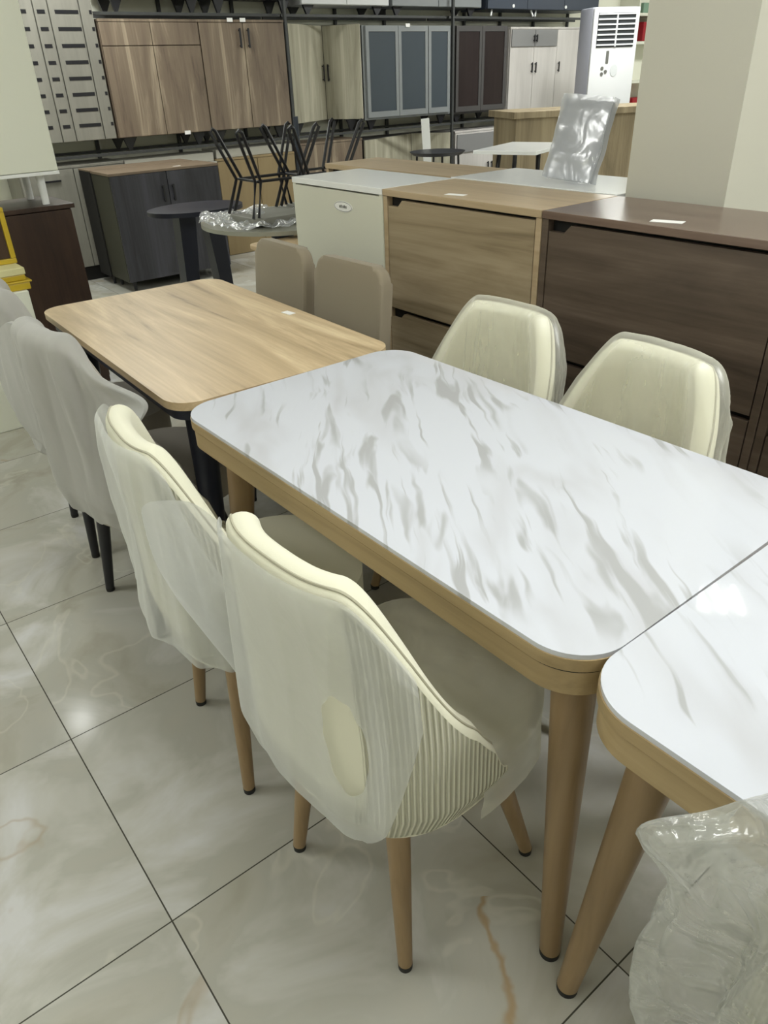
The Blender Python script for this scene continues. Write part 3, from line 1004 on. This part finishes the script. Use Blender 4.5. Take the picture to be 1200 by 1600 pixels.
def vee_cab(label, x0, x1, z0, z1, m, group, legs=0.0, hand=True, deep=0.32, mid=0.74):
    W = x1 - x0; H = z1 - z0
    t = thing('corner_cabinet', label, 'cabinet', (x0, 6.5, z0 - legs), 0, group)
    cx = W * mid
    out = [(0, 0.022), (cx, deep + .022), (W, 0.022), (W, 0.44), (0, 0.44)]
    MB().prism(out, legs, legs + H).build('carcass', M['darkframe'], t)
    for k in (0, 1):
        w_ = cx if k == 0 else W - cx
        L = math.hypot(w_, deep); a = math.atan2(deep, w_)
        d = MB().box(0.002, L - 0.003, 0, 0.02, legs + 0.004, legs + H - 0.004, 0.001).build('door', m, t)
        if k == 0:
            d.rotation_euler = (0, 0, a); hx = L - 0.045
        else:
            d.location = (cx, deep, 0); d.rotation_euler = (0, 0, -a); hx = 0.045
        if hand:
            handle(d, hx, legs + H * 0.42, legs + H * 0.60, 0)
    if legs:
        for x in (0.08, W - 0.08):
            MB().prism([(x - 0.055, legs), (x - 0.020, 0.0), (x, 0.0), (x + 0.060, legs)], 0.08, 0.10, axis='y').build('leg', M['black'], t)
            MB().prism([(x - 0.055, legs), (x - 0.020, 0.0), (x, 0.0), (x + 0.060, legs)], 0.38, 0.40, axis='y').build('leg', M['black'], t)
    return t
vee_cab('pale ash cabinet with two doors folded inward and black handles on the upper deck', 4.10, 4.875, 1.035, 1.815, M['palewood'], gu, 0.095)

def glass_cab(label, x0, x1, z0, z1, panes, fm, gm, group, legs):
    W = x1 - x0; H = z1 - z0
    t = thing('display_cabinet', label, 'cabinet', (x0, 6.5, z0 - legs), 0, group)
    MB().box(0, W, 0.022, 0.38, legs, legs + H, 0.001).build('carcass', fm, t)
    for (a, b_) in panes:
        f = MB()
        f.box(a, b_, 0, 0.02, legs + 0.02, legs + 0.07).box(a, b_, 0, 0.02, legs + H - 0.05, legs + H - 0.004)
        f.box(a, a + 0.035, 0, 0.02, legs + 0.07, legs + H - 0.05).box(b_ - 0.035, b_, 0, 0.02, legs + 0.07, legs + H - 0.05)
        fr = f.build('door', fm, t)
        MB().box(a + 0.0355, b_ - 0.0355, 0.006, 0.014, legs + 0.071, legs + H - 0.051).build('door_panel', gm, fr)
    side_legs(t, W, 0.38, legs, M['black'])
    return t
glass_cab('grey framed display cabinet with smoked glass doors on the upper deck', 4.915, 6.04, 1.02, 1.80, [(0.03, 0.42), (0.425, 0.80), (0.81, 1.10)], M['greyframe'], M['smoke'], gu, 0.085)
glass_cab('espresso brown two-door cabinet beside the smoked glass one', 6.07, 6.86, 1.01, 1.80, [(0.03, 0.395), (0.40, 0.765)], M['darkframe'], M['darkglass'], gu, 0.075)
t = wall_cab('pale stone-look cabinet with grey drawers on the upper deck, left of the air conditioner', 6.89, 8.03, 1.00, 1.79, M['lightstone'], 3, group=gu, legs=0.07, handles=False)
for k in (0, 1):
    d = MB().box(0.01 + k * 0.37, 0.37 + k * 0.37, -0.014, -0.001, 0.07 + 0.61, 0.07 + 0.765, 0.001).build('drawer', M['greydraw'], t)
    handle(d, 0.35 if k == 0 else 0.39, 0.07 + 0.65, 0.07 + 0.72, -0.014)
for x in (0.35, 0.41, 0.80):
    handle(t, x, 0.07 + 0.36, 0.07 + 0.46, 0)

# slotted shoe cabinets at the far left of the upper deck
def slot_cab(label, x0, x1, z0, z1, slots, seams, group):
    t = thing('slotted_cabinet', label, 'cabinet', (x0, 6.5, z0), 0, group)
    W = x1 - x0; H = z1 - z0
    MB().box(0, W, 0.02, 0.36, 0, H, 0.001).build('carcass', M['slat'], t)
    n = 8
    for (a, b_) in seams:
        d = MB().box(a + 0.002, b_ - 0.002, 0.0, 0.018, 0.004, H - 0.004, 0.001).build('door', M['slat'], t)
        for (sa, sb) in slots:
            if sa >= a and sb <= b_:
                for k in range(n):
                    z_ = 0.107 + k * 0.1045
                    MB().box(sa, sb, -0.002, -0.0003, z_ - 0.012, z_ + 0.012).build('slot', M['black'], d)
    return t
slot_cab('greige cabinet with eight rows of black slot handles, far left of the upper deck', 1.50, 2.415, 1.035, 1.965,
         [(0.075, 0.17), (0.395, 0.435), (0.51, 0.565), (0.635, 0.805), (0.885, 0.905)], [(0.0, 0.36), (0.365, 0.485), (0.49, 0.59), (0.595, 0.815), (0.82, 0.912)], gu)

# lower tier
t = wall_cab('greige cabinet with long black handles under the far left of the deck', 1.60, 2.425, 0.11, 0.875, M['slat'], 2, group=glw, handles=False)
for k in (0, 1):
    MB().box(0.15 + 0.42 * k, 0.30 + 0.42 * k, -0.012, -0.001, 0.66, 0.672).build('handle', M['black'], t)
MB().box(0.0, 0.82, 0.03, 0.3, -0.11, -0.001).build('plinth', M['gap'], t)
t = wall_cab('greige low cabinet behind the slate one, pale stone strip on top', 2.43, 3.255, 0.0, 0.80, M['slat'], 2, group=glw, handles=False, topm=M['stone'])
wall_cab('tan laminate cabinet under the deck behind the upturned chairs', 3.26, 4.06, 0.0, 0.815, M['tan'], 2, group=glw, handles=False)
wall_cab('reddish brown low cabinet under the deck, left of the pale ones', 4.10, 4.85, 0.0, 0.875, M['brown'], 2, group=glw, handles=False)
vee_cab('pale ash low cabinet with doors folded inward under the smoked glass one', 4.885, 6.03, 0.0, 0.85, M['palewood'], glw, 0, False, 0.30)
t = wall_cab('pale low cabinet with grey drawer front under the espresso one', 6.10, 7.30, 0.0, 0.85, M['lightstone'], 2, group=glw, handles=False)
dr = MB().box(0.02, 1.0, -0.016, -0.001, 0.64, 0.815, 0.001).build('drawer', M['greydraw'], t)
MB().box(0.62, 0.635, -0.03, -0.0165, 0.70, 0.75).build('handle', M['black'], dr)
for x in (0.50, 0.56):
    handle(t, x, 0.42, 0.52, 0)
# stone-look strip boards lying on the low cabinets
tag(MB().box(2.44, 3.24, 6.52, 6.80, 0.802, 0.872, 0.003).build('stone_board', M['stone']), 'pale stone-patterned board lying under the rack deck, left piece', 'board', 'stone-patterned boards under the rack deck')
tag(MB().box(3.27, 4.05, 6.52, 6.80, 0.817, 0.885, 0.003).build('stone_board', M['stone']), 'pale stone-patterned board lying under the rack deck, above the tan cabinet', 'board', 'stone-patterned boards under the rack deck')

# the steel rack
t = thing('storage_rack', 'charcoal steel rack holding the cabinets along the back wall', 'rack', (1.4, 6.5, 0))
for a, b_ in ((0.0, 2.67), (2.69, 4.63), (4.66, 7.0)):
    MB().box(a, b_, 0.0, 0.03, 0.917, 0.938, 0.001).box(a, b_, 0.385, 0.41, 0.917, 0.938, 0.001).build('beam', M['steel'], t)
for a, b_ in ((0.0, 2.67), (2.69, 4.63), (4.66, 7.0)):
    MB().box(a, b_, 0.07, 0.10, 1.862, 1.884, 0.001).box(a, b_, 0.385, 0.41, 1.862, 1.884, 0.001).build('beam', M['steel'], t)
for x in (2.668, 4.64,):
    MB().box(x, x + 0.022, -0.01, 0.02, 0.0, 2.7).build('post', M['steel'], t)
for x in (0.98, 1.72, 2.4, 3.5, 4.1, 5.2, 5.75, 6.3, 6.9):
    MB().box(x, x + 0.025, 0.42, 0.45, 0.0, 2.7).build('post', M['steel'], t)

# top tier bottoms
gt = 'cabinets on the topmost rack deck, only their undersides and legs showing'
tt = [('dark cabinet underside with black legs above the handle-less brown cabinet', 2.55, 3.38, M['darkwood']),
      ('dark cabinet underside with black legs above the brown cabinet with handles', 3.42, 4.25, M['darkframe']),
      ('white cabinet bottom edge above the pale ash cabinet', 4.30, 5.28, M['acwhite']),
      ('grey framed cabinet bottom edge above the smoked glass cabinet', 5.32, 6.50, M['greyframe'])]
for lab, a, b_, m_ in tt:
    wall_cab(lab, a, b_, 1.995 if m_ in (M['darkwood'], M['darkframe']) else 1.955, 2.60, m_, 2, y=6.56, D=0.36, group=gt, legs=0.11 if m_ in (M['darkwood'], M['darkframe']) else 0.07, handles=False)
t = wall_cab('blue-grey cabinet with slanting white legs above the stone-look cabinet', 6.55, 8.35, 1.945, 2.60, M['navyboard'], 3, y=6.52, D=0.40, group=gt, handles=False)
for x, dx in ((0.12, -0.03), (0.72, 0.02), (0.80, -0.03), (1.62, 0.0)):
    MB().tube([(x, 0.06, 0.0), (x + dx, 0.04, -0.058)], 0.010, 8).build('leg', M['whitetop'], t, 60)
for x in (0.38, 1.22):
    MB().cone((x, -0.006, 0.03), (x, -0.0005, 0.03), 0.016, 0.016, 16).build('white_disc', M['whitetop'], t, 60)  # small white discs near the bottom edge

# small white tags on cabinets
for (x, z, lab) in ((3.02, 1.040, 'white tag at the bottom edge of the handle-less brown cabinet'), (3.54, 1.832, 'left one of two white tags on top edge of the brown cabinet with handles'),
                    (3.66, 1.832, 'right one of two white tags on top edge of the brown cabinet with handles'), (5.45, 1.80, 'white tag on the top edge of the smoked glass cabinet')):
    tag(MB().box(x - 0.025, x + 0.025, 6.490, 6.4955, z - 0.014, z + 0.014).build('price_tag', M['paper']), lab, 'tag')

# ------------------------------------------------------------ left: slate cabinet, espresso cabinet with white cabinet, yellow boxes
t = thing('low_cabinet', 'slate grey two-door cabinet on the floor behind the oak table', 'cabinet', (2.05, 5.84, 0))
MB().box(0, 0.88, 0.02, 0.38, 0.07, 0.83, 0.002).build('carcass', M['olive'], t)
MB().box(-0.004, 0.884, 0.0, 0.38, 0.832, 0.850, 0.002).build('top', M['slatetop'], t)
for k in (0, 1):
    d = MB().box(0.003 + k * 0.44, 0.437 + k * 0.44, 0, 0.019, 0.075, 0.830, 0.001).build('door', M['slate'], t)
    handle(d, 0.395 if k == 0 else 0.475, 0.62, 0.74, 0)
for x in (0.05, 0.83):
    for y in (0.05, 0.33):
        MB().cone((x, y, 0), (x, y, 0.07), 0.012, 0.016, 12).build('leg', M['black'], t, 40)
t = thing('low_cabinet', 'black cabinet standing back to back behind the slate grey cabinet', 'cabinet', (2.04, 6.225, 0))
MB().box(0, 0.86, 0.0, 0.24, 0.06, 0.84, 0.002).build('carcass', M['gap'], t)
MB().box(0, 0.86, 0.0, 0.24, 0.841, 0.852, 0.002).build('top', M['slatetop'], t)
for x in (0.03, 0.83):
    MB().cone((x, 0.03, 0), (x, 0.03, 0.06), 0.012, 0.014, 12).build('leg', M['black'], t, 40)
tag(MB().box(-0.03, 0.03, -0.012, 0.012, 0, 0.001).build('price_tag', M['paper'], None, None, (2.62, 5.92, 0.8503)), 'white tag on the slate grey cabinet', 'tag')

t = thing('low_cabinet', 'espresso brown wooden cabinet at the left under the white one', 'cabinet', (0.25, 4.0, 0))
MB().box(0, 0.94, 0.02, 0.42, 0.0, 0.895, 0.002).build('carcass', M['espresso'], t)
MB().box(-0.005, 0.957, 0.0, 0.42, 0.897, 0.918, 0.002).build('top', M['espresso'], t)
MB().box(0.003, 0.467, 0, 0.019, 0.04, 0.893, 0.001).build('door', M['espresso'], t)
MB().box(0.473, 0.937, 0, 0.019, 0.04, 0.893, 0.001).build('door', M['espresso'], t)
t = thing('tall_cabinet', 'off-white cabinet on slim white legs standing on the espresso one', 'cabinet', (0.35, 4.02, 0.9185))
MB().box(0, 0.82, 0.0, 0.36, 0.135, 0.98, 0.003).build('carcass', M['offwhite'], t)
MB().box(0, 0.82, -0.018, -0.001, 0.15, 0.98, 0.003).build('door', M['offwhite'], t)
MB().box(-0.002, 0.822, -0.022, 0.002, 0.133, 0.148, 0.002).build('bottom_rail', M['whitetop'], t)
for x in (0.50, 0.745):
    for y in (0.05, 0.31):
        MB().cone((x, y, 0), (x, y, 0.135), 0.017, 0.02, 16).build('leg', M['whitetop'], t, 40)

tag(MB().box(0.1, 0.82, 3.68, 3.98, 0, 0.62, 0.004).build('display_plinth', M['offwhite']), 'off-white plinth at the left edge under the yellow boxes', 'plinth')
t = thing('flat_box', 'flat yellow-wrapped box on the plinth, lower one', 'box', (0.2, 3.70, 0.6205), 0, 'yellow boxes at the left edge')
MB().box(0, 0.64, 0, 0.26, 0, 0.032, 0.004).build('carton', M['yellow'], t)
MB().box(-0.01, 0.65, -0.004, 0.262, 0.0325, 0.040, 0.002).build('lid', M['yellow'], t)
t = thing('flat_box', 'flat box with pale yellow lid, on top of the lower one', 'box', (0.2, 3.71, 0.661), 0, 'yellow boxes at the left edge')
MB().box(0, 0.63, 0, 0.25, 0, 0.025, 0.004).build('carton', M['yellow'], t)
MB().box(-0.004, 0.634, -0.004, 0.254, 0.0255, 0.055, 0.003).build('lid', M['yellow2'], t)
t = thing('picture_frame', 'yellow slanting frame standing on the boxes at the left edge', 'frame', (0.51, 3.84, 0.7165))
b = MB().box(0, 0.33, -0.012, 0.012, 0, 0.022, 0.003).box(0, 0.022, -0.012, 0.012, 0.0225, 0.22, 0.003).box(0.308, 0.33, -0.012, 0.012, 0.0225, 0.22, 0.003).box(0, 0.33, -0.012, 0.012, 0.2205, 0.24, 0.003)
b.build('frame', M['yellow'], t)
MB().box(0.024, 0.306, -0.004, 0.004, 0.024, 0.219).build('panel', M['espresso'], t)

# ------------------------------------------------------------ middle: tables with upturned chairs
t = thing('side_table', 'dark navy table with a cross base in front of the slate cabinet', 'table', (2.08, 4.52, 0))
MB().prism([(0.30 * math.cos(a * PI / 24), 0.22 * math.sin(a * PI / 24)) for a in range(48)], 0.725, 0.75, 0.003).build('tabletop', M['navy'], t, 30)
MB().prism([(-0.17, 0.0), (-0.10, 0.0), (-0.03, 0.724), (-0.14, 0.724)], -0.05, 0.05, axis='y').prism([(0.10, 0.0), (0.17, 0.0), (0.14, 0.724), (0.03, 0.724)], -0.05, 0.05, axis='y').build('base', M['navy'], t)
MB().box(-0.14, 0.14, -0.03, 0.03, 0.25, 0.29, 0.003).build('stretcher', M['navy'], t)

t = thing('round_table', 'grey stone-topped round table on a black pedestal under crumpled film', 'table', (2.20, 3.72, 0))
MB().prism([(0.43 * math.cos(a * PI / 32), 0.43 * math.sin(a * PI / 32)) for a in range(64)], 0.735, 0.755, 0.004).build('tabletop', mat('grey_stone_top', lin(150, 150, 138), 0.3), t, 30)
MB().cone((0, 0, 0.02), (0, 0, 0.734), 0.085, 0.06, 32).build('pedestal', M['navy'], t, 40)
MB().cone((0, 0, 0), (0, 0, 0.02), 0.26, 0.24, 40).build('base_plate', M['navy'], t, 30)
t = thing('side_table', 'small light oak table right below the round one, black column leg', 'table', (2.05, 3.22, 0))
MB().prism(rrect(-0.26, 0.30, -0.10, 0.16, 0.05, 8), 0.70, 0.72, 0.003).build('tabletop', M['oak'], t, 30)
MB().box(-0.12, -0.02, -0.03, 0.07, 0.012, 0.699, 0.01).build('column_leg', M['navy'], t)
MB().box(-0.17, 0.2, -0.08, 0.14, 0, 0.012, 0.003).build('base_plate', M['navy'], t)

def crumpled(name, label, loc, rx, ry, h, seed, m, peak=0.0):
    b = MB()
    n = 70; na = 90
    def P(j, i):
        a = 2 * PI * i / na; r = j / (n - 1)
        rr = r * (1 + 0.10 * noise.noise(Vector((math.cos(a) * 2, math.sin(a) * 2, seed))))
        x, y = rx * rr * math.cos(a), ry * rr * math.sin(a)
        q = Vector((x * 9, y * 9, seed))
        z = 0.004 + h * abs(noise.noise(q)) + 0.5 * h * abs(noise.noise(q * 2.7)) + peak * math.exp(-(r / 0.25) ** 2)
        return Vector((x, y, z))
    b.grid(P, n, na, closed_v=True)
    o = b.build(name, m, None, 180, loc)
    return tag(o, label, 'plastic film', 'crumpled films on the round table')
crumpled('plastic_film', 'crumpled clear film on the round table around the left upturned chair', (2.05, 3.72, 0.7555), 0.28, 0.34, 0.05, 1.3, M['foil'], 0.05)
crumpled('plastic_film', 'crumpled clear film on the round table around the right upturned chair', (2.33, 3.62, 0.7555), 0.20, 0.28, 0.05, 6.4, M['foil'], 0.09)

def upturned(label, loc, rot, group):
    """metal-framed chair lying seat-down; two hoop legs on each side bend inwards at mid height"""
    t = thing('upturned_chair', label, 'chair', loc, rot, group)
    MB().prism(rrect(-0.17, 0.17, -0.16, 0.16, 0.06, 8), 0.0, 0.035, 0.012, seg=3).build('seat', M['stonegrey'], t, 50)
    for sx in (-1, 1):
        for sy in (-1, 1):
            b = MB()
            x = sx * 0.145; y = sy * 0.13
            k = -0.05; g = 0.016
            def rod(o):
                return [(x + o, y, 0.036), (x + 0.05 + o, y * 0.75, 0.20), (x - 0.045 + o, y * 1.05, 0.425)]
            r1, r2 = rod(-g), rod(g)
            tipc = (x - 0.045, y * 1.05, 0.437)
            b.tube(r1 + [tipc] + r2[::-1], 0.0085, 8)
            b.build('leg', M['black'], t, 60)
        MB().tube([(sx * 0.145 + 0.05, -0.1, 0.20), (sx * 0.145 + 0.05, 0.1, 0.20)], 0.007, 8).build('stretcher', M['black'], t, 60)
    for y in (-0.097, 0.097):
        MB().tube([(-0.095, y, 0.20), (0.195, y, 0.20)], 0.007, 8).build('stretcher', M['black'], t, 60)
    return t
gup = 'black metal-framed chairs upturned on the round table'
uA = upturned('black metal-framed chair upturned on the round table, left one with thin bent legs', (2.09, 3.66, 0.766), 0.0, gup)
uB = dup(uA, (2.47, 3.70, 0.766), PI, 'black metal-framed chair upturned on the round table, right one partly behind the white cabinet', gup)
tag(MB().cone((2.335, 3.70, 0.82), (2.335, 3.70, 1.235), 0.013, 0.013, 16).build('metal_tube', M['navyboard'], None, 40), 'single blue-grey metal tube upright among the upturned chairs', 'tube')

# ------------------------------------------------------------ behind the shoe cabinets: stool, white table, counter, AC, shelf
t = thing('stool', 'stool with thin round black seat and slim legs in front of the pale cabinets', 'stool', (4.45, 4.95, 0))
k_ = 0.23
MB().cone((0, 0, 0.83), (0, 0, 0.855), 0.20, 0.225, 40).build('seat', M['black'], t, 30)
for a in (0.6, 2.2, 3.8, 5.4):
    MB().tube([(0.17 * math.cos(a), 0.17 * math.sin(a), 0.83), (0.20 * math.cos(a), 0.20 * math.sin(a), 0)], 0.009, 8).build('leg', M['black'], t, 60)
t = thing('white_board', 'narrow white board leaning upright behind the round black stool', 'board', (4.75, 5.35, 0), -0.5)
b = MB().box(-0.035, 0.035, -0.01, 0.01, 0, 1.07, 0.003)
b.build('board', M['whitetop'], t).rotation_euler = (0.0, -0.06, 0)

t = thing('high_table', 'white rectangular tabletop on black trestle legs', 'table', (4.85, 4.35, 0), 0.35)
MB().box(-0.45, 0.30, -0.25, 0.25, 0.865, 0.89, 0.003).build('tabletop', M['whitetop'], t)
for y in (-0.16, 0.16):
    MB().tube([(-0.26, y * 1.3, 0.0), (-0.16, y, 0.85), (0.16, y, 0.85), (0.20, y * 1.3, 0.0)], 0.018, 8).build('trestle', M['black'], t, 60)

t = thing('reception_counter', 'light oak counter with a thick overhanging ledge, left of the column', 'counter', (5.55, 5.10, 0), -0.40)
MB().box(0.0, 1.6, 0.04, 0.55, 0, 1.02, 0.004).build('body', M['counter'], t)
MB().box(-0.04, 1.64, 0.0, 0.60, 1.021, 1.075, 0.004).build('ledge', M['counter'], t)

t = thing('air_conditioner', 'tall white floor-standing air conditioner with a grille, behind the counter', 'air conditioner', (7.05, 5.55, 0), -0.45)
MB().box(0, 0.50, 0.03, 0.32, 0, 1.90, 0.02).build('body', M['acside'], t, 40)
f = MB().box(0.005, 0.495, 0, 0.031, 0.02, 1.895, 0.01).build('front_panel', M['acwhite'], t, 40)
g = MB().box(0.05, 0.45, -0.006, -0.0005, 1.56, 1.85).build('grille', M['acdark'], t)
for k in range(7):
    MB().box(0.05, 0.45, -0.018, -0.006, 1.575 + k * 0.043, 1.588 + k * 0.043).build('louvre', M['acwhite'], g)
MB().box(0.243, 0.257, -0.018, -0.006, 1.565, 1.845).build('divider', M['acwhite'], g)
cp = MB().box(0.17, 0.20, -0.004, -0.0005, 1.42, 1.53).build('display', M['ink'], t)
for px, pz in ((0.14, 1.38), (0.14, 1.33), (0.18, 1.35)):
    MB().cone((px, -0.006, pz), (px, -0.0005, pz), 0.016, 0.016, 14).build('button', M['ink'], t, 40)
MB().prism([(0.27 + 0.04 * math.cos(a * PI / 10), 1.36 + 0.055 * math.sin(a * PI / 10)) for a in range(20)], -0.004, -0.0005, axis='y').build('badge', mat('pale_grey_badge', lin(200, 204, 206), 0.4), t)

t = thing('wall_shelf', 'pale open shelf unit between the air conditioner and the column', 'shelf', (9.35, 6.68, 0))
MB().box(0, 0.03, 0, 0.4, 0, 2.4).build('side_panel', M['white'], t)
MB().box(1.3, 1.33, 0, 0.4, 0, 2.4).build('side_panel', M['white'], t)
MB().box(0.0305, 1.2995, 0.385, 0.40, 0, 2.4).build('back_panel', M['wall'], t)
for z in (0.80, 1.19, 1.62, 1.92):
    MB().box(0.0305, 1.2995, 0, 0.384, z, z + 0.03).build('shelf_board', M['white'], t)
tag(MB().box(9.55, 9.98, 6.72, 6.95, 1.6505, 1.86, 0.01).build('gift_box', M['red']), 'red patterned box on the upper shelf beside the air conditioner', 'box', 'red boxes on the pale shelf')
tag(MB().box(9.50, 9.98, 6.72, 6.95, 0.8305, 1.02, 0.01).build('gift_box', M['red']), 'plain red box on the lower shelf just above the counter', 'box', 'red boxes on the pale shelf')
tag(MB().box(9.50, 9.95, 6.72, 6.90, 1.9505, 2.06, 0.01).build('carton', M['green']), 'green and white carton on the shelf above the red boxes', 'box')
